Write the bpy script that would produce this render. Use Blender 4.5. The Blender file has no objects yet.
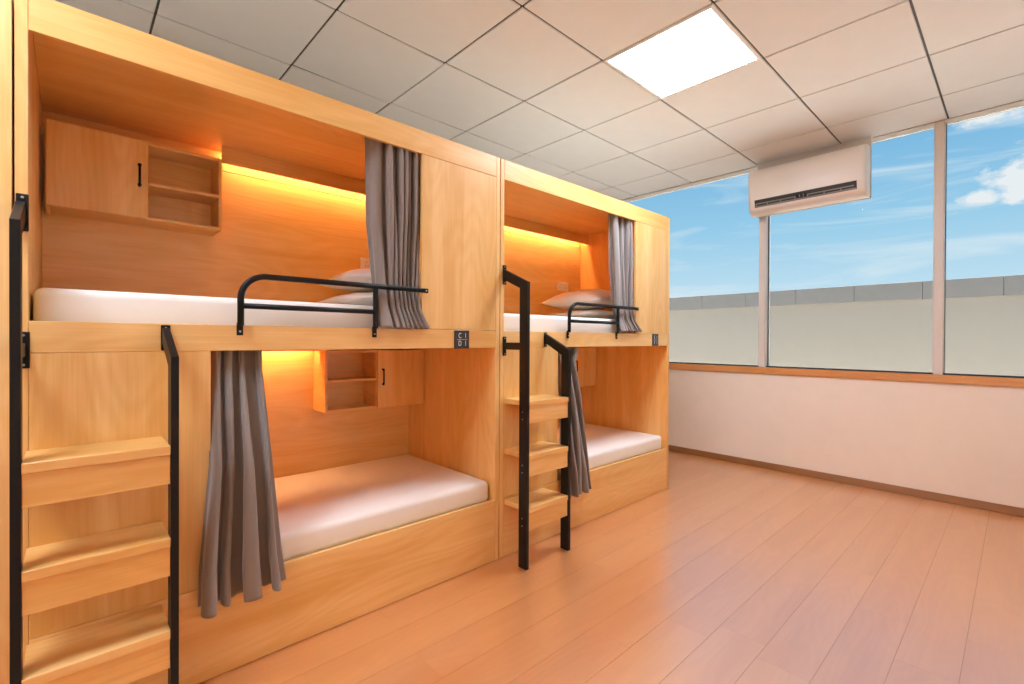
import bpy, bmesh, math, random
from mathutils import Vector, Matrix
random.seed(7)
scene = bpy.context.scene
COL = scene.collection

# ------------------------------------------------------------------ camera
def setup_camera():
    yaw, pitch, roll = 0.8199, -0.0055, 0.0047
    f = Vector((math.cos(yaw)*math.cos(pitch), math.sin(yaw)*math.cos(pitch), math.sin(pitch)))
    r = Vector((math.sin(yaw), -math.cos(yaw), 0))
    u = r.cross(f)
    r2 = r*math.cos(roll) + u*math.sin(roll)
    u2 = -r*math.sin(roll) + u*math.cos(roll)
    cd = bpy.data.cameras.new('camera')
    cd.sensor_width = 36.0
    cd.lens = 474.28/1024*36.0
    cd.clip_start = 0.05
    co = bpy.data.objects.new('camera', cd)
    m = Matrix.Identity(4)
    for i in range(3):
        m[i][0] = r2[i]; m[i][1] = u2[i]; m[i][2] = -f[i]
    m[0][3], m[1][3], m[2][3] = 0.0, -2.167, 1.345
    co.matrix_world = m
    COL.objects.link(co)
    scene.camera = co
setup_camera()

# ------------------------------------------------------------------ view, sky, light levels
vs = scene.view_settings
vs.view_transform = 'Standard'; vs.look = 'None'; vs.gamma = 1.0
vs.use_curve_mapping = False
vs.exposure = 0.0
SKY_STRENGTH = 1.0
PANEL_STRENGTH = 40.0
LED_STRENGTH = 118.0
SUN_STRENGTH = 18.0
PANEL_COLOR = (0.81, 0.93, 1.11)
LED_COLOR = (1.0, 0.54, 0.24)
scene.cycles.max_bounces = 10
scene.cycles.diffuse_bounces = 6
scene.cycles.glossy_bounces = 4
scene.cycles.transparent_max_bounces = 8
scene.cycles.caustics_reflective = False
scene.cycles.caustics_refractive = False
scene.cycles.sample_clamp_indirect = 6.0

def s2l(c):
    return tuple(((v/255)/12.92 if v/255 <= .04045 else ((v/255+.055)/1.055)**2.4) for v in c)

def setup_world():
    w = bpy.data.worlds.new('sky'); scene.world = w
    w.use_nodes = True
    nt = w.node_tree; N = nt.nodes; L = nt.links
    N.clear()
    out = N.new('ShaderNodeOutputWorld'); bg = N.new('ShaderNodeBackground')
    tc = N.new('ShaderNodeTexCoord'); sep = N.new('ShaderNodeSeparateXYZ')
    L.new(tc.outputs['Generated'], sep.inputs[0])
    ramp = N.new('ShaderNodeValToRGB')
    e = ramp.color_ramp.elements
    e[0].position = 0.0; e[0].color = s2l((205, 232, 247)) + (1,)
    e[1].position = 1.0; e[1].color = s2l((105, 172, 222)) + (1,)
    for p, c in ((.10, (193, 226, 246)), (.20, (158, 209, 240)), (.33, (126, 187, 230))):
        k = e.new(p); k.color = s2l(c) + (1,)
    L.new(sep.outputs['Z'], ramp.inputs[0])
    # thin high streaks
    mp = N.new('ShaderNodeMapping'); mp.inputs['Scale'].default_value = (1.3, 1.3, 11.0)
    mp.inputs['Location'].default_value = (.35, .1, .55)
    mp.inputs['Rotation'].default_value = (math.radians(4), math.radians(-3), 0)
    L.new(tc.outputs['Generated'], mp.inputs[0])
    nz = N.new('ShaderNodeTexNoise'); nz.inputs['Scale'].default_value = 2.6
    nz.inputs['Detail'].default_value = 6; nz.inputs['Roughness'].default_value = .55
    nz.inputs['Distortion'].default_value = .6
    L.new(mp.outputs[0], nz.inputs['Vector'])
    r1 = N.new('ShaderNodeMapRange'); r1.inputs[1].default_value = .50; r1.inputs[2].default_value = .78
    r1.inputs[4].default_value = .9
    L.new(nz.outputs[0], r1.inputs[0])
    mix1 = N.new('ShaderNodeMix'); mix1.data_type = 'RGBA'
    L.new(r1.outputs[0], mix1.inputs[0]); L.new(ramp.outputs[0], mix1.inputs[6])
    mix1.inputs[7].default_value = s2l((226, 240, 248)) + (1,)
    # heaps of fair-weather cloud
    nz2 = N.new('ShaderNodeTexNoise'); nz2.inputs['Scale'].default_value = 16
    nz2.inputs['Detail'].default_value = 8; nz2.inputs['Roughness'].default_value = .62
    mp2 = N.new('ShaderNodeMapping'); mp2.inputs['Scale'].default_value = (1, 1, 1.7)
    L.new(tc.outputs['Generated'], mp2.inputs[0]); L.new(mp2.outputs[0], nz2.inputs['Vector'])
    total = None
    for d, rad, sz in (((.972, -.004, .226), .075, 1.6), ((.966, -.06, .25), .10, 1.2), ((.974, .038, .212), .042, 2.0),
                       ((.945, .02, .322), .062, 2.4), ((.94, -.05, .335), .07, 1.8),
                       ((.70, -.65, .28), .14, 1.6), ((-.5, -.8, .33), .16, 1.6), ((-.9, .3, .25), .15, 1.6)):
        sub = N.new('ShaderNodeVectorMath'); sub.operation = 'SUBTRACT'
        L.new(tc.outputs['Generated'], sub.inputs[0]); sub.inputs[1].default_value = d
        mul = N.new('ShaderNodeVectorMath'); mul.operation = 'MULTIPLY'; mul.inputs[1].default_value = (1, 1, sz)
        L.new(sub.outputs[0], mul.inputs[0])
        ln = N.new('ShaderNodeVectorMath'); ln.operation = 'LENGTH'; L.new(mul.outputs[0], ln.inputs[0])
        mr = N.new('ShaderNodeMapRange'); mr.inputs[1].default_value = rad; mr.inputs[2].default_value = 0
        L.new(ln.outputs[1], mr.inputs[0])
        if total is None: total = mr.outputs[0]
        else:
            mx = N.new('ShaderNodeMath'); mx.operation = 'MAXIMUM'
            L.new(total, mx.inputs[0]); L.new(mr.outputs[0], mx.inputs[1]); total = mx.outputs[0]
    ad = N.new('ShaderNodeMath'); ad.operation = 'ADD'; ad.inputs[1].default_value = -.5
    L.new(nz2.outputs[0], ad.inputs[0])
    sc_ = N.new('ShaderNodeMath'); sc_.operation = 'MULTIPLY_ADD'; sc_.inputs[1].default_value = 2.2
    L.new(ad.outputs[0], sc_.inputs[0]); L.new(total, sc_.inputs[2])
    r2 = N.new('ShaderNodeMapRange'); r2.inputs[1].default_value = .28; r2.inputs[2].default_value = .62
    L.new(sc_.outputs[0], r2.inputs[0])
    gate = N.new('ShaderNodeMapRange'); gate.inputs[1].default_value = 0.0; gate.inputs[2].default_value = .12
    L.new(total, gate.inputs[0])
    gm = N.new('ShaderNodeMath'); gm.operation = 'MULTIPLY'
    L.new(r2.outputs[0], gm.inputs[0]); L.new(gate.outputs[0], gm.inputs[1])
    mix2 = N.new('ShaderNodeMix'); mix2.data_type = 'RGBA'
    L.new(gm.outputs[0], mix2.inputs[0]); L.new(mix1.outputs[2], mix2.inputs[6])
    mix2.inputs[7].default_value = s2l((240, 244, 248)) + (1,)
    L.new(mix2.outputs[2], bg.inputs[0]); bg.inputs[1].default_value = SKY_STRENGTH
    L.new(bg.outputs[0], out.inputs[0])
setup_world()

def setup_sun():
    # high sun running along the facade: it lights the added bounce surface outside, not the room
    sd = bpy.data.lights.new('sun', 'SUN'); sd.energy = SUN_STRENGTH; sd.angle = math.radians(.6)
    sd.color = (1.0, .96, .90)
    so = bpy.data.objects.new('sun', sd); COL.objects.link(so)
    so.location = (8, 6, 9)
    so.rotation_euler = Vector((.05, -.52, -.85)).to_track_quat('-Z', 'Y').to_euler()
setup_sun()

# ------------------------------------------------------------------ materials
def new_mat(name):
    m = bpy.data.materials.new(name); m.use_nodes = True
    nt = m.node_tree
    b = nt.nodes['Principled BSDF']
    return m, nt, b

def plain(name, rgb, rough=.6, spec=.4, metal=0, bump=0, bscale=60, var=.03):
    m, nt, b = new_mat(name)
    N, L = nt.nodes, nt.links
    tc = N.new('ShaderNodeTexCoord')
    nz = N.new('ShaderNodeTexNoise'); nz.inputs['Scale'].default_value = 7; nz.inputs['Detail'].default_value = 4
    L.new(tc.outputs['Object'], nz.inputs['Vector'])
    rp = N.new('ShaderNodeValToRGB'); c = s2l(rgb)
    rp.color_ramp.elements[0].position = .3; rp.color_ramp.elements[1].position = .7
    rp.color_ramp.elements[0].color = tuple(v*(1-var) for v in c) + (1,)
    rp.color_ramp.elements[1].color = tuple(min(1, v*(1+var)) for v in c) + (1,)
    L.new(nz.outputs[0], rp.inputs[0]); L.new(rp.outputs[0], b.inputs['Base Color'])
    b.inputs['Roughness'].default_value = rough; b.inputs['Specular IOR Level'].default_value = spec
    b.inputs['Metallic'].default_value = metal
    if bump:
        n2 = N.new('ShaderNodeTexNoise'); n2.inputs['Scale'].default_value = bscale; n2.inputs['Detail'].default_value = 5
        L.new(tc.outputs['Object'], n2.inputs['Vector'])
        bp = N.new('ShaderNodeBump'); bp.inputs['Strength'].default_value = bump; bp.inputs['Distance'].default_value = .004
        L.new(n2.outputs[0], bp.inputs['Height']); L.new(bp.outputs[0], b.inputs['Normal'])
    return m

def wood(name, light, dark, axis, rough=.42, spec=.45, contrast=1.45, coat=.6, per_obj=.06, cross=7.0):
    """laminate wood: grain runs along `axis` of the piece"""
    m, nt, b = new_mat(name)
    N, L = nt.nodes, nt.links
    tc = N.new('ShaderNodeTexCoord'); oi = N.new('ShaderNodeObjectInfo')
    off = N.new('ShaderNodeVectorMath'); off.operation = 'MULTIPLY_ADD'
    cmb = N.new('ShaderNodeCombineXYZ')
    for i in range(3): L.new(oi.outputs['Random'], cmb.inputs[i])
    L.new(cmb.outputs[0], off.inputs[0]); off.inputs[1].default_value = (13, 29, 17)
    L.new(tc.outputs['Object'], off.inputs[2])
    ai = 'xyz'.index(axis)
    def mapped(al, cr):
        mp = N.new('ShaderNodeMapping'); s = [cr]*3; s[ai] = al
        mp.inputs['Scale'].default_value = s; L.new(off.outputs[0], mp.inputs[0]); return mp.outputs[0]
    a = N.new('ShaderNodeTexNoise'); a.inputs['Scale'].default_value = 1; a.inputs['Detail'].default_value = 3
    a.inputs['Distortion'].default_value = .4
    L.new(mapped(.5, cross), a.inputs['Vector'])
    # cathedral figure: contour lines of a stretched noise
    c = N.new('ShaderNodeTexNoise'); c.inputs['Scale'].default_value = 1; c.inputs['Detail'].default_value = 1.5
    L.new(mapped(.8, 4.0), c.inputs['Vector'])
    mm = N.new('ShaderNodeMath'); mm.operation = 'MULTIPLY'; mm.inputs[1].default_value = 95
    L.new(c.outputs[0], mm.inputs[0])
    sn = N.new('ShaderNodeMath'); sn.operation = 'SINE'; L.new(mm.outputs[0], sn.inputs[0])
    g = N.new('ShaderNodeTexNoise'); g.inputs['Scale'].default_value = 1; g.inputs['Detail'].default_value = 5
    g.inputs['Roughness'].default_value = .7
    L.new(mapped(3.0, 130), g.inputs['Vector'])
    def madd(x, k, y):
        n = N.new('ShaderNodeMath'); n.operation = 'MULTIPLY_ADD'; n.inputs[1].default_value = k
        L.new(x, n.inputs[0])
        if isinstance(y, float): n.inputs[2].default_value = y
        else: L.new(y, n.inputs[2])
        return n.outputs[0]
    t = madd(a.outputs[0], 1.1*contrast, .5 - .55*contrast - .30*contrast)
    t = madd(g.outputs[0], .60*contrast, t)
    t = madd(sn.outputs[0], .055*contrast, t)
    t = madd(oi.outputs['Random'], per_obj*2, t)
    t = madd(t, 1.0, -per_obj)
    rp = N.new('ShaderNodeValToRGB')
    rp.color_ramp.elements[0].position = .15; rp.color_ramp.elements[1].position = .85
    rp.color_ramp.elements[0].color = s2l(dark) + (1,); rp.color_ramp.elements[1].color = s2l(light) + (1,)
    L.new(t, rp.inputs[0]); L.new(rp.outputs[0], b.inputs['Base Color'])
    b.inputs['Roughness'].default_value = rough; b.inputs['Specular IOR Level'].default_value = spec
    b.inputs['Coat Weight'].default_value = coat; b.inputs['Coat Roughness'].default_value = .28; b.inputs['Coat IOR'].default_value = 1.8 if coat < .9 else 3.4
    bp = N.new('ShaderNodeBump'); bp.inputs['Strength'].default_value = .05; bp.inputs['Distance'].default_value = .002
    L.new(g.outputs[0], bp.inputs['Height']); L.new(bp.outputs[0], b.inputs['Normal'])
    return m

def emit(name, rgb, k):
    m, nt, b = new_mat(name)
    b.inputs['Base Color'].default_value = (.9, .9, .9, 1)
    b.inputs['Emission Color'].default_value = tuple(rgb) + (1,)
    b.inputs['Emission Strength'].default_value = k
    return m

def fabric(name, rgb, rough=.85, weave=900, strength=.25, sheen=.25, var=.06):
    m, nt, b = new_mat(name)
    N, L = nt.nodes, nt.links
    tc = N.new('ShaderNodeTexCoord')
    nz = N.new('ShaderNodeTexNoise'); nz.inputs['Scale'].default_value = weave; nz.inputs['Detail'].default_value = 2
    L.new(tc.outputs['Object'], nz.inputs['Vector'])
    rp = N.new('ShaderNodeValToRGB'); c = s2l(rgb)
    rp.color_ramp.elements[0].color = tuple(v*(1-var) for v in c) + (1,)
    rp.color_ramp.elements[1].color = tuple(min(1, v*(1+var)) for v in c) + (1,)
    L.new(nz.outputs[0], rp.inputs[0]); L.new(rp.outputs[0], b.inputs['Base Color'])
    n2 = N.new('ShaderNodeTexNoise'); n2.inputs['Scale'].default_value = 9; n2.inputs['Detail'].default_value = 3
    L.new(tc.outputs['Object'], n2.inputs['Vector'])
    bp = N.new('ShaderNodeBump'); bp.inputs['Strength'].default_value = strength; bp.inputs['Distance'].default_value = .006
    L.new(n2.outputs[0], bp.inputs['Height']); L.new(bp.outputs[0], b.inputs['Normal'])
    b.inputs['Roughness'].default_value = rough; b.inputs['Specular IOR Level'].default_value = .2
    b.inputs['Sheen Weight'].default_value = sheen; b.inputs['Sheen Roughness'].default_value = .5
    return m

def glass_mat(name):
    m = bpy.data.materials.new(name); m.use_nodes = True
    nt = m.node_tree; N, L = nt.nodes, nt.links; N.clear()
    out = N.new('ShaderNodeOutputMaterial'); mx = N.new('ShaderNodeMixShader')
    tr = N.new('ShaderNodeBsdfTransparent'); gl = N.new('ShaderNodeBsdfGlossy'); fr = N.new('ShaderNodeFresnel')
    tr.inputs[0].default_value = (.97, .985, .98, 1)
    gl.inputs['Roughness'].default_value = .0
    gl.inputs[0].default_value = (.004, .004, .004, 1)
    fr.inputs[0].default_value = 1.2
    L.new(fr.outputs[0], mx.inputs[0]); L.new(tr.outputs[0], mx.inputs[1]); L.new(gl.outputs[0], mx.inputs[2])
    L.new(mx.outputs[0], out.inputs[0])
    return m

WL, WD = (247, 204, 132), (229, 173, 88)
M = dict(
    wood_x=wood('beech_laminate_horizontal', WL, WD, 'x'),
    wood_z=wood('beech_laminate_vertical', WL, WD, 'z'),
    wood_y=wood('beech_laminate_deep', WL, WD, 'y'),
    floor=wood('floor_plank_laminate', (226, 154, 88), (211, 134, 70), 'x', rough=.36, spec=.8, coat=1.0, per_obj=.05, cross=6),
    sill=wood('sill_wood', (222, 158, 96), (205, 138, 76), 'y', rough=.4),
    base=wood('baseboard_wood', (160, 112, 66), (138, 92, 50), 'y', rough=.45),
    joint=plain('plank_joint_edge', (176, 112, 70), .95, .05),
    subfloor=plain('subfloor_brown', (120, 76, 46), .8),
    wall=plain('cream_wall_paint', (246, 236, 222), .75, bump=.04, bscale=150, var=.015),
    tile=plain('ceiling_tile_white', (235, 240, 245), .85, bump=.03, bscale=200, var=.012),
    void=plain('ceiling_void_grey', (60, 57, 54), .9),
    tbar=plain('grid_metal_shadow_dark', (70, 67, 63), .5),  # dark tone stands in for the shadow line beside white bars
    black=plain('black_powder_coat', (14, 14, 14), .42, .3, bump=.02, bscale=400),
    screw=plain('zinc_screw', (200, 195, 185), .35, .5, metal=.9),
    sheet=fabric('white_sheet', (244, 239, 229), weave=500, strength=.12, sheen=.1, var=.02),
    pillow=fabric('white_pillowcase', (252, 249, 240), weave=500, strength=.3, sheen=.1, var=.02),
    curtain=fabric('grey_curtain_cloth', (140, 130, 123), weave=1400, strength=.15, sheen=.5),
    ac=plain('air_conditioner_plastic', (240, 234, 228), .35, .5, var=.01),
    dark=plain('dark_plastic', (48, 47, 46), .45),
    grey=plain('grey_plastic', (140, 136, 132), .45),
    alu=plain('beige_aluminium', (220, 213, 206), .45, .5, var=.01),
    white=plain('white_frame', (238, 238, 238), .4, var=.01),
    plate=plain('charcoal_plate', (52, 54, 56), .4),
    letter=plain('white_print', (230, 230, 228), .5),
    socket=plain('socket_plastic', (240, 232, 224), .35, var=.01),
    render=plain('grey_render', (157, 147, 137), .9, var=.015),
    bounce_paving=plain('pale_bounce_surface', (225, 222, 215), .85, var=.03),  # kept pale so sunlight bounces off it through the windows
    coping=plain('coping_grey', (121, 116, 113), .7, var=.04),
    glass=glass_mat('window_glass'),
    bounce_cover=plain('bounce_cover_cream', (228, 208, 180), .8),  # cream tone neutralises the light bounced at the ceiling
    panel=emit('light_panel_diffuser', PANEL_COLOR, PANEL_STRENGTH),
    led=emit('warm_led', LED_COLOR, LED_STRENGTH),
)

# ------------------------------------------------------------------ helpers
def link(name, me, mat, parent=None, loc=(0, 0, 0)):
    o = bpy.data.objects.new(name, me)
    if mat is not None and len(me.materials) == 0: me.materials.append(M[mat])
    COL.objects.link(o); o.parent = parent; o.location = loc
    return o

def tag(o, label=None, cat=None, group=None, kind=None):
    if label: o['label'] = label
    if cat: o['category'] = cat
    if group: o['group'] = group
    if kind: o['kind'] = kind
    return o

def empty(name, loc=(0, 0, 0), label=None, cat=None, group=None, kind=None):
    o = bpy.data.objects.new(name, None); o.empty_display_size = .1
    COL.objects.link(o); o.location = loc
    return tag(o, label, cat, group, kind)

def bm_box(sx, sy, sz, bevel=.0015, seg=1):
    bm = bmesh.new(); bmesh.ops.create_cube(bm, size=1)
    bmesh.ops.scale(bm, vec=(sx, sy, sz), verts=bm.verts)
    if bevel:
        bevel = min(bevel, .45*min(sx, sy, sz))
        bmesh.ops.bevel(bm, geom=list(bm.edges), offset=bevel, segments=seg, affect='EDGES', profile=.5)
    return bm

def to_mesh(name, bm, smooth=False):
    bmesh.ops.recalc_face_normals(bm, faces=bm.faces)
    me = bpy.data.meshes.new(name); bm.to_mesh(me); bm.free()
    if smooth:
        for p in me.polygons: p.use_smooth = True
    return me

def box(name, x0, x1, y0, y1, z0, z1, mat, parent=None, bevel=.0015, seg=1, smooth=False):
    """box given in the parent's frame, origin at its middle"""
    me = to_mesh(name, bm_box(x1-x0, y1-y0, z1-z0, bevel, seg), smooth)
    return link(name, me, mat, parent, ((x0+x1)/2, (y0+y1)/2, (z0+z1)/2))

def prism_x(name, prof, x0, x1, mat, parent=None, bevel=.002):
    """profile in (y, z) extruded along x"""
    bm = bmesh.new()
    a = [bm.verts.new((x0, y, z)) for y, z in prof]; b = [bm.verts.new((x1, y, z)) for y, z in prof]
    bm.faces.new(a); bm.faces.new(b[::-1]); n = len(prof)
    for i in range(n): bm.faces.new((a[i], b[i], b[(i+1) % n], a[(i+1) % n]))
    bmesh.ops.recalc_face_normals(bm, faces=bm.faces)
    if bevel: bmesh.ops.bevel(bm, geom=list(bm.edges), offset=bevel, segments=2, affect='EDGES', profile=.5)
    return link(name, to_mesh(name, bm), mat, parent)

def bm_tube(bm, pts, r, n=12, flat=1.0):
    """swept round bar through pts (planar paths)"""
    pts = [Vector(p) for p in pts]; rings = []
    for i, p in enumerate(pts):
        d = (pts[min(i+1, len(pts)-1)] - pts[max(i-1, 0)]).normalized()
        side = Vector((0, 1, 0)) if abs(d.y) < .9 else Vector((1, 0, 0))
        up = side.cross(d).normalized(); side = d.cross(up).normalized()
        rings.append([bm.verts.new(p + (side*math.cos(t)*flat + up*math.sin(t))*r) for t in [2*math.pi*k/n for k in range(n)]])
    for a, b in zip(rings, rings[1:]):
        for k in range(n): bm.faces.new((a[k], a[(k+1) % n], b[(k+1) % n], b[k]))
    bm.faces.new(rings[0][::-1]); bm.faces.new(rings[-1])

def tube(name, pts, r, mat, parent=None, n=12, flat=1.0):
    bm = bmesh.new(); bm_tube(bm, pts, r, n, flat)
    return link(name, to_mesh(name, bm, True), mat, parent)

def disc_mesh(name, r, h, axis='y', n=12):
    bm = bmesh.new()
    bmesh.ops.create_cone(bm, cap_ends=True, segments=n, radius1=r, radius2=r*.8, depth=h)
    if axis == 'y': bmesh.ops.rotate(bm, verts=bm.verts, matrix=Matrix.Rotation(math.pi/2, 3, 'X'))
    if axis == 'x': bmesh.ops.rotate(bm, verts=bm.verts, matrix=Matrix.Rotation(-math.pi/2, 3, 'Y'))
    return to_mesh(name, bm)

def copy_tree(o, parent=None):
    c = o.copy(); COL.objects.link(c); c.parent = parent
    for ch in list(o.children): copy_tree(ch, c)
    return c

# ------------------------------------------------------------------ the room
W, HC = 5.356, 3.201
XB, YR, YL = -2.45, -2.75, 1.53        # back wall, right wall, left wall
TX, TY, TS = 2.594, -.256, .744        # ceiling grid

# floor: slab + planks 0.2 m wide, running towards the window
floor = box('floor', XB, W, YR, YL, -.06, -.008, 'subfloor', bevel=0); tag(floor, kind='structure')
plank_mesh = {}
def plank(x0, x1, y0, y1):
    key = (round(x1-x0, 3), round(y1-y0, 3))
    if key not in plank_mesh:
        plank_mesh[key] = to_mesh('floor_plank', bm_box(key[0]-.0003, key[1]-.0009, .008, 0))
        plank_mesh[key].materials.append(M['floor']); plank_mesh[key].materials.append(M['joint'])
        for p in plank_mesh[key].polygons: p.material_index = 0 if abs(p.normal.z) > .5 else 1
    o = link('floor_plank', plank_mesh[key], None, floor)
    o.location = Vector(((x0+x1)/2, (y0+y1)/2, -.004)) - floor.location
PL = 1.22
starts = {0: 2.72-PL*5, 1: 1.785-PL*5, 2: 2.115-PL*5}
row = -11
while True:
    ya = min(YL, -.612 - .2*row); yb = -.612 - .2*row - .2
    if yb < YR: yb = YR
    if ya <= YR + .01: break
    off = starts.get(row, XB - random.uniform(.05, 1.15))
    x = off
    while x < W - .005:
        x0, x1 = max(x, XB), min(x+PL, W)
        if x1 - x0 > .02: plank(x0, x1, yb, ya)
        x += PL
    row += 1

# ceiling: grid above, tiles lifted out one by one
ceiling = box('ceiling', XB, W+.2, YR, YL, HC+.012, HC+.05, 'void', bevel=0); tag(ceiling, kind='structure')
LIGHTS = {(0, -1), (-5, -1)}
tile_mesh = {}
def rng(a0, step, lo, hi):
    i = math.floor((lo-a0)/step); out = []
    while a0 + i*step < hi - .01:
        out.append((i, max(lo, a0+i*step), min(hi, a0+(i+1)*step))); i += 1
    return out
GAP = .0065
for i, x0, x1 in rng(TX, TS, XB, W):
    for j, y0, y1 in rng(TY, TS, YR, YL):
        if (i, j) in LIGHTS: continue
        if x1-x0 < .03 or y1-y0 < .03: continue
        key = (round(x1-x0, 3), round(y1-y0, 3))
        if key not in tile_mesh:
            tile_mesh[key] = to_mesh('ceiling_tile', bm_box(key[0]-2*GAP, key[1]-2*GAP, .014, .003))
            tile_mesh[key].materials.append(M['tile'])
        o = link('ceiling_tile', tile_mesh[key], None, ceiling)
        o.location = Vector(((x0+x1)/2, (y0+y1)/2, HC+.007)) - ceiling.location
        if (i, j) == (-2, 1): o.rotation_euler.y = math.radians(.9)
# T bars in the joints, coloured dark for their shadow line
for i, x0, x1 in rng(TX, TS, XB, W):
    if x0 > XB + .01:
        b = box('grid_bar', x0-.012, x0+.012, YR, YL, HC+.0085, HC+.012, 'tbar', bevel=0); b.parent = ceiling
        b.location = b.location - ceiling.location
for j, y0, y1 in rng(TY, TS, YR, YL):
    if y0 > YR + .01:
        b = box('grid_bar', XB, W, y0-.012, y0+.012, HC+.0085, HC+.012, 'tbar', bevel=0); b.parent = ceiling
        b.location = b.location - ceiling.location

def light_panel(i, j, label):
    x, y = TX+i*TS, TY+j*TS
    t = empty('ceiling_light', (x+TS/2, y+TS/2, HC), label, 'light', 'square light panels in the ceiling')
    h = TS/2 - .004
    for a in ((-h, h, -h, -h+.024), (-h, h, h-.024, h), (-h, -h+.024, -h+.024, h-.024), (h-.024, h, -h+.024, h-.024)):
        box('frame_bar', a[0], a[1], a[2], a[3], -.004, .010, 'white', t)
    box('diffuser', -h+.024, h-.024, -h+.024, h-.024, .002, .006, 'panel', t, bevel=0)
light_panel(0, -1, 'bright square light panel in the ceiling above the floor, in view')
light_panel(-5, -1, 'square ceiling light panel above the left bunk, behind the viewer')

# walls
T = .12
tag(box('wall_left', XB-T, W+T, YL, YL+T, 0, HC+.05, 'wall', bevel=0), kind='structure')
tag(box('wall_right', XB-T, W+T, YR-T, YR, 0, HC+.05, 'wall', bevel=0), kind='structure')
tag(box('wall_back', XB-T, XB, YR, YL, 0, HC+.05, 'wall', bevel=0), kind='structure')
tag(box('wall_window', W, W+.16, YR, YL, 0, .998, 'wall', bevel=0), kind='structure')
tag(box('baseboard_window', W-.014, W, YR, YL, 0, .068, 'base', bevel=.003), kind='structure')
tag(box('baseboard_right', XB, W-.014, YR, YR+.014, 0, .068, 'base', bevel=.003), kind='structure')
tag(box('trim_1', W-.022, W+.20, YR, YL, .998, 1.064, 'sill', bevel=.003), kind='structure')
tag(box('trim_2', W-.006, W+.13, YR, YL, HC-.010, HC, 'alu', bevel=.002), kind='structure')

# windows: bays between mullions, glass in each
MUL = [1.47, -.296, -1.692]
edges = [YL] + MUL[1:] + [YR]
for k in range(len(edges)-1):
    ya, yb = edges[k], edges[k+1]
    w = empty('window_%d' % (k+1), (W+.09, (ya+yb)/2, 1.064), kind='structure')
    cy = (ya+yb)/2
    h = HC - .010 - 1.064
    a = ya-cy - (.03 if k else 0); b = yb-cy + (.03 if k < len(edges)-2 else 0)
    box('pane', -.004, .004, b+.012, a-.012, .022, h-.004, 'glass', w, bevel=0)
    box('gasket', -.05, .014, b, a, 0, .012, 'dark', w)
    box('gasket', -.014, .014, a-.008, a, .014, h, 'dark', w)
    box('gasket', -.014, .014, b, b+.012, .014, h, 'white', w)
    if k < len(edges)-2:
        m = box('mullion', -.085, .06, yb-cy-.03, yb-cy+.03, 0, h, 'alu', w, bevel=.002)
        box('lit_side_strip', -.080, .055, yb-cy-.034, yb-cy-.0305, 0, h, 'white', w, bevel=0)  # white sheet colours the mullion side as lit by the sky

# outside: rendered wall with coping slabs, unseen pale surface added to bounce sun onto the ceiling
gr = box('bounce_ground', W+.16, 9.9, -14, 14, -.30, -.2, 'bounce_paving', bevel=0); tag(gr, kind='structure')
ow = empty('boundary_wall', (10.1, 0, -.2), 'grey rendered wall with slab coping outside the windows', 'wall')
box('wall_face', -.10, .12, -14, 14, 0, 2.22, 'render', ow, bevel=0)
cop = to_mesh('coping_slab', bm_box(.34, .896, .285, .004)); cop.materials.append(M['coping'])
y = 2.5 + .9*12
while y > -13:
    link('coping_slab', cop, None, ow, (0, y-.45, 2.36)); y -= .9

# ------------------------------------------------------------------ bunk beds
UL = 2.044
def make_bed():
    t = empty('bunk_bed', (0, 0, 0))
    P = .030
    box('side_panel', 0, P, 0, 1.03, 0, 2.449, 'wood_z', t)
    box('side_panel', UL-P, UL, 0, 1.03, 0, 2.449, 'wood_z', t)
    a, b = P+.0008, UL-P-.0008
    box('top_panel', a, b, .02, 1.03, 2.424, 2.446, 'wood_x', t)
    box('bounce_board', a, b, .0205, 1.0295, 2.4465, 2.4485, 'bounce_cover', t, bevel=0)  # unseen board added to keep light bounced upwards neutral
    box('fascia', a, b, 0, .020, 2.327, 2.449, 'wood_x', t)
    box('front_panel', 1.493, b, 0, .020, 1.3985, 2.3255, 'wood_z', t)
    box('rail', a, b, 0, .020, 1.2945, 1.397, 'wood_x', t)
    box('front_panel', a, .532, 0, .020, .3715, 1.293, 'wood_z', t)
    box('bottom_board', a, b, 0, .020, .002, .370, 'wood_x', t)
    box('deck', a, b, .02, 1.0, 1.325, 1.345, 'wood_x', t)
    box('deck', a, b, .02, 1.0, .335, .352, 'wood_x', t)
    box('back_panel', a, b, 1.0, 1.018, .002, 1.3245, 'wood_x', t)
    box('back_panel', a, b, 1.0, 1.018, 1.3455, 2.313, 'wood_x', t)
    box('back_panel', a, b, 1.004, 1.018, 2.317, 2.4235, 'wood_x', t)
    v = box('valance', .752, b, .895, .912, 2.332, 2.4235, 'wood_x', t)
    s = box('led_strip', .79, b-.03, .928, .942, 2.412, 2.420, 'led', t)
    v2 = box('valance', a, 1.294, .895, .912, 1.266, 1.3245, 'wood_x', t)
    s2 = box('led_strip', a+.05, 1.26, .928, .942, 1.312, 1.320, 'led', t)
    return t

screw_y = disc_mesh('screw', .0042, .003, 'y'); screw_y.materials.append(M['screw'])
screw_x = disc_mesh('screw', .0036, .003, 'x'); screw_x.materials.append(M['screw'])

def handle_mesh():
    bm = bmesh.new()
    bm_tube(bm, [(0, 0, -.052), (0, -.016, -.050), (0, -.022, -.040), (0, -.022, 0), (0, -.022, .040), (0, -.016, .050), (0, 0, .052)], .0052, 8)
    for z in (-.048, .048):
        g = bmesh.ops.create_uvsphere(bm, u_segments=10, v_segments=6, radius=.0085)
        bmesh.ops.translate(bm, verts=g['verts'], vec=(0, -.016, z))
    me = to_mesh('handle', bm, True); me.materials.append(M['black']); return me
HANDLE = handle_mesh()

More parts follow.
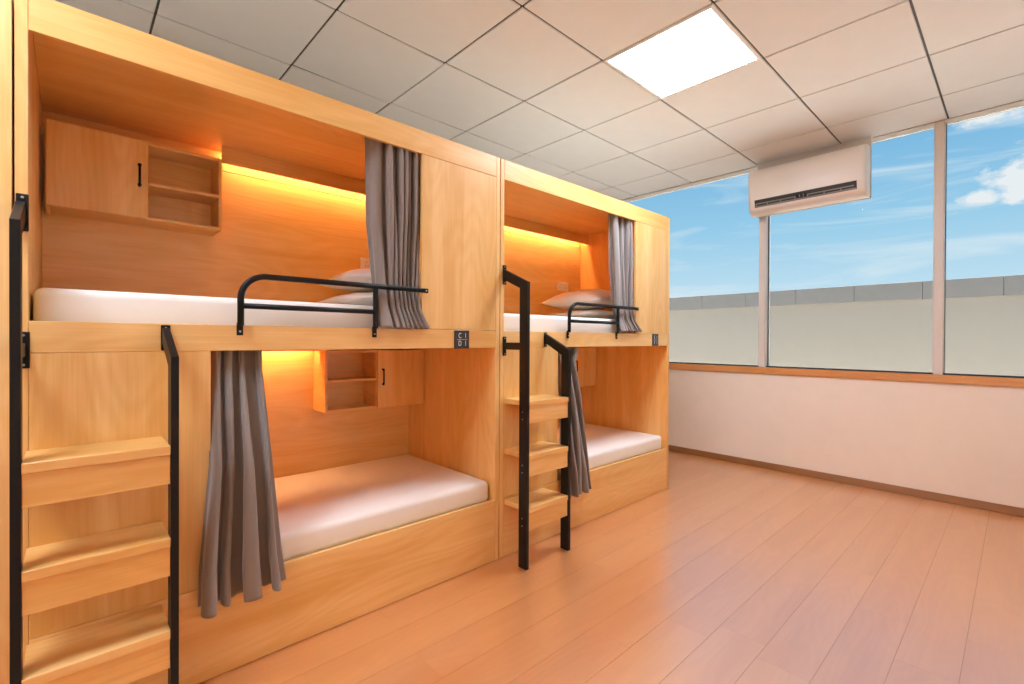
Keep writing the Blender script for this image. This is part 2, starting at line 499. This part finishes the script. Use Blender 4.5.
def make_cabinet(door_side):
    """wall cabinet 0.20 deep: a door on one half, two open shelves on the other. origin bottom-left-front"""
    w, h, d, p = (.686, .387, .197, .015) if door_side == 'left' else (.714, .392, .197, .015)
    t = empty('storage_cabinet')
    m = .361 if door_side == 'left' else w-.362
    box('side', 0, p, 0, d, 0, h, 'wood_y', t); box('side', w-p, w, 0, d, 0, h, 'wood_y', t)
    box('bottom_board', p, w-p, 0, d, 0, p, 'wood_x', t); box('top_board', p, w-p, 0, d, h-p, h, 'wood_x', t)
    box('back_board', p, w-p, d-.006, d, p, h-p, 'wood_x', t, bevel=0)
    box('divider', m-p/2, m+p/2, 0.002, d-.006, p, h-p, 'wood_y', t)
    if door_side == 'left':
        box('shelf', m+p/2, w-p, .002, d-.006, h*.47-p/2, h*.47+p/2, 'wood_x', t)
        dr = box('door', .004, m+.004, -.017, -.001, 0.002, h-.002, 'wood_z', t)
        hx = m-.030
    else:
        box('shelf', p, m-p/2, .002, d-.006, h*.50-p/2, h*.50+p/2, 'wood_x', t)
        dr = box('door', m-.004, w-.004, -.017, -.001, 0.002, h-.002, 'wood_z', t)
        hx = m+.030
    link('handle', HANDLE, None, dr, Vector((hx, -.017, h*.54)) - dr.location)
    return t

def make_mattress(name, x0, x1, y0, y1, z0, z1, loc, label):
    bm = bmesh.new(); bmesh.ops.create_cube(bm, size=1)
    bmesh.ops.scale(bm, vec=(x1-x0, y1-y0, z1-z0), verts=bm.verts)
    bmesh.ops.bevel(bm, geom=list(bm.edges), offset=.030, segments=5, affect='EDGES', profile=.5)
    me = to_mesh(name, bm, True)
    o = link(name, me, 'sheet', None, (loc+(x0+x1)/2, (y0+y1)/2, (z0+z1)/2))
    tag(o, label, 'mattress', 'white mattresses on the bunks')
    # piping seam around the upper edge
    a, b, zz = (x1-x0)/2-.004, (y1-y0)/2-.004, (z1-z0)/2-.036
    return o

def make_pillow(loc, size, rot, label, sag=0., seed=0):
    sx, sy, sz = size; n = 26
    rnd = random.Random(seed)
    ph = [rnd.uniform(0, 6.28) for _ in range(6)]
    vs_, fs = [], []
    def prof(a): return max(0., 1-abs(a)**2.6)**.62
    for s in (1, -1):
        for i in range(n+1):
            for j in range(n+1):
                u, v = -1+2*i/n, -1+2*j/n
                h = prof(u)*prof(v)
                pinch = 1 - .09*(abs(u)**3)*(1-abs(v)**4) - .0
                pinch2 = 1 - .09*(abs(v)**3)*(1-abs(u)**4)
                wr = .06*math.sin(5*u+2*v+ph[0])*math.sin(4*v-u+ph[1]) + .03*math.sin(11*u+ph[2])*math.sin(9*v+ph[3])
                z = s*sz/2*h*(1+wr*1.3) if s > 0 else s*sz/2*h*.75
                vs_.append((u*sx/2*pinch2, v*sy/2*pinch, z))
    def idx(s, i, j): return s*(n+1)**2 + i*(n+1) + j
    for s in (0, 1):
        for i in range(n):
            for j in range(n):
                q = (idx(s, i, j), idx(s, i+1, j), idx(s, i+1, j+1), idx(s, i, j+1))
                fs.append(q if s == 0 else q[::-1])
    me = bpy.data.meshes.new('pillow'); me.from_pydata(vs_, [], fs)
    bm = bmesh.new(); bm.from_mesh(me); bmesh.ops.remove_doubles(bm, verts=bm.verts, dist=.0004)
    bmesh.ops.recalc_face_normals(bm, faces=bm.faces); bm.to_mesh(me); bm.free()
    for p in me.polygons: p.use_smooth = True
    o = link('pillow', me, 'pillow', None, loc); o.rotation_euler = rot
    return tag(o, label, 'pillow', 'white pillows on the upper bunks')

def make_curtain(name, spec, label, nu=150, nv=46, seed=1):
    """spec: rows of (t, z, x_left, x_right, y_mid, depth); folds is a list of fold widths"""
    rows, folds = spec
    rnd = random.Random(seed)
    tot = sum(folds); cum = [0]
    for f in folds: cum.append(cum[-1]+f/tot)
    jit = [rnd.uniform(-1, 1) for _ in folds]; lean = [rnd.uniform(-.5, .9) for _ in folds]
    amp = [rnd.uniform(.75, 1.15) for _ in folds]
    def row_at(t):
        for a, b in zip(rows, rows[1:]):
            if t <= b[0] + 1e-9:
                k = (t-a[0])/(b[0]-a[0]); k = k*k*(3-2*k)*.6 + k*.4
                return [p+(q-p)*k for p, q in zip(a, b)]
        return rows[-1]
    x_ref = rows[0][2]; z_ref = rows[-1][1]
    vs_, fs = [], []
    for iv in range(nv+1):
        t = iv/nv
        _, z, xl, xr, ym, dp = row_at(t)
        for iu in range(nu+1):
            u = iu/nu
            k = 0
            while k < len(folds)-1 and u > cum[k+1]: k += 1
            w = (u-cum[k])/(cum[k+1]-cum[k])
            a = 2*math.pi*w
            drift = .35*jit[k]*math.sin(math.pi*w)*math.sin(3.0*t+jit[k]*3)
            yy = ym + dp*(.5 + (amp[k]*(math.cos(a)-1)*.5 + .10*jit[k]*(math.cos(2*a)-1))*(1+.25*math.sin(4*t+jit[k]*5)))
            fw = (xr-xl)*(cum[k+1]-cum[k])
            xx = xl + (xr-xl)*u + fw*(.30*math.sin(2*a)*(.6+.4*math.sin(2.5*t+jit[k]*4)) + lean[k]*.22*math.sin(a) + drift*.6)
            zz = z + (.006*math.cos(a+jit[k]*2) if t > .97 else 0)
            vs_.append((xx-x_ref, yy, zz-z_ref))
    for iv in range(nv):
        for iu in range(nu):
            p = iv*(nu+1)+iu
            fs.append((p, p+1, p+nu+2, p+nu+1))
    me = bpy.data.meshes.new(name); me.from_pydata(vs_, [], fs)
    for p in me.polygons: p.use_smooth = True
    o = link(name, me, 'curtain', None, (x_ref, 0, z_ref))
    so = o.modifiers.new('cloth_thickness', 'SOLIDIFY'); so.thickness = .0022; so.offset = 0
    return tag(o, label, 'curtain', 'grey privacy curtains on the bunks')

def bracket(t, x, z0, z1):
    b = box('bracket', x-.0145, x+.0145, -.0055, -.001, z0, z1, 'black', t, bevel=.002)
    for z in (z0+.011, z1-.011):
        link('screw', screw_y, None, b, Vector((x, -.0065, z)) - b.location)

def make_ladder():
    t = empty('bed_ladder')
    F, B = -.218, -.153
    x0, x1 = -.0115, .0115                     # tall pole about local x = 0
    prism_x('tall_post', [(-.006, 1.775), (F, 1.680), (F, .002), (B, .002), (B, 1.648), (-.006, 1.712)], x0, x1, 'black', t)
    box('arm', x0+.001, x1-.001, B-.004, -.004, 1.283, 1.326, 'black', t)
    bracket(t, .004, 1.682, 1.800); bracket(t, .006, 1.245, 1.362)
    c = .3745
    prism_x('short_post', [(-.006, 1.383), (F, 1.280), (F, .002), (B, .002), (B, 1.248), (-.006, 1.325)], c+x0, c+x1, 'black', t)
    bracket(t, c, 1.298, 1.392)
    for zt in (.981, .669, .357):
        tr = box('tread', x1+.0005, c+x0-.0005, F+.001, -.0015, zt-.030, zt, 'wood_x', t)
        box('apron', x1+.0005, c+x0-.0005, F+.006, F+.024, zt-.130, zt-.0305, 'wood_x', t)
        for dz in (-.062, -.105):
            for xs, s in ((x0-.001, -1), (c+x1+.001, 1)):
                link('screw', screw_x, None, t, (xs, F+.035, zt+dz))
    return t

def make_guard():
    """safety rail on the upper bunk; origin at the foot of its bent end"""
    t = empty('guard_rail')
    r, R, H, Lh, y = .0124, .095, .225, .876, -.018
    pts = [(0, y, .02), (0, y, H-R)]
    for k in range(1, 11):
        a = math.pi/2*k/10
        pts.append((R-R*math.cos(a), y, H-R+R*math.sin(a)))
    pts += [(Lh*.5, y, H), (Lh-.03, y, H)]
    tube('top_rail', pts, r, 'black', t, 14)
    tube('middle_rail', [(r*.6, y, .100), (.580, y, .100)], r*.92, 'black', t, 14)
    box('upright', .575, .600, y-.008, y+.008, .018, H-.004, 'black', t, bevel=.005, seg=2)
    for (x, z, vert) in ((0, 0, 1), (.5875, -.004, 1), (Lh-.008, H, 0)):
        bm = bm_box(.024 if vert else .052, .006, .052 if vert else .024, .0028, 2)
        tab = link('mounting_tab', to_mesh('mounting_tab', bm), 'black', t, (x, -.006 if vert else -.010, z+.006 if vert else z))
        link('screw', screw_y, None, tab, (0 if vert else .012, -.0045, -.010 if vert else 0))
    return t

def text_mesh(body, size):
    cu = bpy.data.curves.new('glyph', 'FONT'); cu.body = body; cu.size = size
    cu.align_x = 'CENTER'; cu.align_y = 'CENTER'; cu.extrude = .0004
    o = bpy.data.objects.new('glyph', cu); COL.objects.link(o)
    bpy.context.view_layer.update()
    dg = bpy.context.evaluated_depsgraph_get()
    me = bpy.data.meshes.new_from_object(o.evaluated_get(dg))
    me.transform(Matrix.Rotation(math.pi/2, 4, 'X') @ Matrix.Diagonal((.72, 1, 1, 1)))
    COL.objects.unlink(o); bpy.data.objects.remove(o)
    me.name = 'letter'; me.materials.clear(); me.materials.append(M['letter'])
    return me

def make_plate(x, z, glyphs, label, w=.105, h=.104):
    t = empty('number_plate', (x, 0, z), label, 'sign', 'dark number plates on the bunk rails')
    box('plate_board', 0, w, -.005, -.0006, 0, h, 'plate', t, bevel=.002)
    for g, gx, gz in zip(glyphs, (.36, .74, .36, .74), (.70, .70, .28, .28)):
        link('letter', text_mesh(g, .042), None, t, (w*gx, -.0056, h*gz))
    box('divider_line', w*.17, w*.86, -.0058, -.005, h*.49, h*.505, 'letter', t, bevel=0)

def make_socket(x, z, label):
    t = empty('wall_socket', (x, 1.0, z), label, 'socket', 'white sockets inside the bunks')
    box('cover_plate', 0, .172, -.009, -.0006, 0, .086, 'socket', t, bevel=.003, seg=2)
    for cx in (.045, .127):
        ins = box('insert', cx-.03, cx+.03, -.011, -.009, .014, .072, 'socket', t, bevel=.001)
        for dx, dz, rx in ((-.010, -.012, .0015), (.010, -.012, .0015), (0, .014, .0015)):
            box('slot', dx-rx, dx+rx, -.0016, -.0008, dz-.005, dz+.005, 'dark', ins, bevel=0)

UX = [-.126, 1.924, -2.176]
beds = [make_bed()]
beds += [copy_tree(beds[0]), copy_tree(beds[0])]
names = ['light beech two-tier bunk bed in the middle, nearest whole one, with steps at its left',
         'light beech two-tier bunk bed at the far end, nearest the window',
         'light beech bunk bed cut off by the left edge of the picture']
for b, ux, lb in zip(beds, UX, names):
    b.location = (ux, 0, 0); tag(b, lb, 'bunk bed', 'beech bunk beds in a row')

# cabinets: upper one at the foot end (door left), lower one hung at the head end (door right)
up = make_cabinet('left'); lo = make_cabinet('right')
for t, x, z, lb in ((up, UX[0]+.046, 1.931, 'wall cabinet with closed door and two open shelves in the upper near bunk'),
                    (lo, UX[0]+1.298, .876, 'wall cabinet with open shelves left of its door in the lower near bunk')):
    t.location = (x, .802, z); tag(t, lb, 'cabinet', 'small wall cabinets in the bunks')
for src, x, z, lb in ((lo, UX[1]+1.298, .876, 'wall cabinet partly hidden by the curtain in the lower far bunk'),
                      (up, UX[1]+.046, 1.931, 'wall cabinet hidden behind the front of the upper far bunk')):
    c = copy_tree(src); c.location = (x, .802, z); tag(c, lb)

for k, (ux, where) in enumerate(zip(UX, ('near', 'far', 'cut-off left'))):
    make_mattress('mattress', .036, 1.985, .072, .985, 1.346, 1.514, ux, 'white sheeted mattress on the upper tier of the %s bunk' % where)
    make_mattress('mattress', .036, 2.000, .034, .985, .353, .482, ux, 'white sheeted mattress on the lower tier of the %s bunk' % where)

# pillows
make_pillow((1.47, .60, 1.568), (.66, .62, .13), (0, 0, math.radians(4)), 'lower of two stacked white pillows on the near upper bunk', seed=2)
make_pillow((1.47, .61, 1.706), (.64, .60, .17), (0, math.radians(-3), math.radians(-5)), 'upper of two stacked white pillows on the near upper bunk', seed=5)
make_pillow((3.545, .56, 1.565), (.70, .66, .10), (0, 0, math.radians(-4)), 'thin lower white pillow on the far upper bunk', seed=8)
make_pillow((3.535, .58, 1.703), (.70, .62, .21), (0, math.radians(-4), math.radians(6)), 'plump upper white pillow on the far upper bunk', seed=11)

# curtains
make_curtain('curtain', ([(0, 2.405, 1.080, 1.385, .052, .050), (.45, 1.93, 1.088, 1.386, .050, .054), (.80, 1.600, 1.112, 1.366, .036, .036),
                          (.90, 1.500, 1.112, 1.368, .012, .032), (1, 1.403, 1.118, 1.405, -.016, .030)], [2.8, 1, 1, .9, 1, .8, 1, .9]),
             'grey curtain gathered behind the rail at the near upper bunk', seed=3)
make_curtain('curtain', ([(0, 2.405, 3.135, 3.430, .052, .050), (.45, 1.93, 3.145, 3.425, .050, .054), (.80, 1.600, 3.165, 3.415, .036, .036),
                          (.90, 1.500, 3.168, 3.420, .012, .032), (1, 1.415, 3.176, 3.480, -.016, .030)], [1.8, 1, 1, .9, 1.1, .8, 1]),
             'grey curtain gathered behind the rail at the far upper bunk', seed=9)
make_curtain('curtain', ([(0, 1.320, .416, .612, .056, .052), (.10, 1.21, .414, .612, .050, .056), (.45, .85, .398, .626, -.046, .070), (.85, .45, .364, .664, -.055, .082),
                          (1, .308, .360, .682, -.060, .080)], [1, 1.1, 1.8, 1.5]),
             'long grey curtain hanging open over the near lower bunk', seed=4)
make_curtain('curtain', ([(0, 1.320, 2.475, 2.700, .052, .052), (.08, 1.24, 2.490, 2.690, .044, .050), (.14, 1.18, 2.505, 2.655, .032, .040), (.35, .97, 2.495, 2.675, .000, .055),
                          (.85, .45, 2.470, 2.735, -.055, .075), (1, .275, 2.465, 2.765, -.060, .078)], [1, 1.1, 1, 1.2, 1.3]),
             'long grey curtain behind the steps of the far lower bunk', seed=6)

# ladders
ld = make_ladder(); ld.location = (-.1130, 0, 0)
tag(ld, 'black steel bed ladder with three beech treads at the near bunk', 'ladder', 'bed ladders')
l2 = copy_tree(ld); l2.location = (1.9505, 0, 0)
tag(l2, 'black steel bed ladder with three beech treads at the far bunk')

# guard rails
g = make_guard(); g.location = (.506, 0, 1.376)
tag(g, 'black tubular guard rail on the near upper bunk', 'guard rail', 'guard rails on the upper bunks')
g2 = copy_tree(g); g2.location = (2.552, 0, 1.376); tag(g2, 'black tubular guard rail on the far upper bunk')

make_plate(1.577, 1.291, 'C1D1', 'dark square plate reading C1 D1 on the near bunk')
make_plate(3.672, 1.294, 'E1F1', 'dark square number plate on the far bunk', .10)
make_socket(1.492, 1.830, 'white double socket beside the pillows of the near upper bunk')
make_socket(3.560, 1.838, 'white double socket above the pillows of the far upper bunk')

# ------------------------------------------------------------------ air conditioner
def make_ac():
    bb = box('mounting_board', W-.055, W-.030, -1.236, -.262, 2.640, HC-.0005, 'alu')
    tag(bb, 'beige mounting board between air conditioner and window', 'board')
    XA = W-.057
    t = empty('air_conditioner', (XA, -.735, 2.636), 'white split air conditioner hung below the ceiling before the window', 'air conditioner')
    hw = .498
    # profile in (depth towards the room, height)
    prof = [(0, 0.012), (.03, .000), (.075, .002), (.125, .018), (.166, .052), (.186, .152), (.192, .25), (.192, .36), (.186, .42), (.168, .447), (.13, .460), (0, .463)]
    bm = bmesh.new()
    secs = []
    for yy, k in ((-hw, .0), (-hw+.004, .6), (-hw+.014, .9), (-hw+.03, 1.), (hw-.03, 1.), (hw-.014, .9), (hw-.004, .6), (hw, .0)):
        s = .045*(1-k)
        ring = []
        for d, z in prof:
            dd = d if d == 0 else max(.004, d - s*min(1, d/.1))
            zz = .23 + (z-.23)*(1-.03*(1-k))
            ring.append(bm.verts.new((-dd, yy, zz)))
        secs.append(ring)
    n = len(prof)
    for a, b in zip(secs, secs[1:]):
        for i in range(n): bm.faces.new((a[i], a[(i+1) % n], b[(i+1) % n], b[i]))
    bm.faces.new(secs[0]); bm.faces.new(secs[-1][::-1])
    o = link('casing', to_mesh('casing', bm, True), 'ac', t)
    # air outlet: dark slot along the lower front edge with two vane bars and ribs
    def strip(name, y0, y1, z0, z1, lift, mat, parent=t, th=.004):
        d = lambda z: .166 + (z-.052)*(.186-.166)/.100
        bm = bmesh.new(); vs_ = []
        for yy in (y0, y1):
            for z, l in ((z0, lift), (z1, lift), (z1, lift-th), (z0, lift-th)):
                vs_.append(bm.verts.new((-(d(z)+l), yy, z)))
        a, b = vs_[:4], vs_[4:]
        bm.faces.new(a); bm.faces.new(b[::-1])
        for i in range(4): bm.faces.new((a[i], b[i], b[(i+1) % 4], a[(i+1) % 4]))
        return link(name, to_mesh(name, bm), mat, parent)
    y0, y1 = -.430, .430
    slot = strip('air_outlet', y0, y1, .064, .138, .0015, 'dark', th=.01)
    strip('outlet_lip', y0+.004, y1, .066, .078, .006, 'grey', slot)
    for a, b in ((y0+.02, -.045), (.06, y1-.012)):
        strip('vane', a, b, .094, .103, .007, 'grey', slot)
    for yy in (y0+.12, y0+.25, -.045, .06, .19, .31, y1-.014):
        strip('vane_rib', yy-.004, yy+.004, .080, .103, .0078, 'grey', slot)
    strip('louvre_motor', -.035, .052, .086, .118, .004, 'black', slot)
    for yy in (-.010, .022): strip('vane_rib', yy-.004, yy+.004, .088, .112, .0070, 'grey', slot)
make_ac()
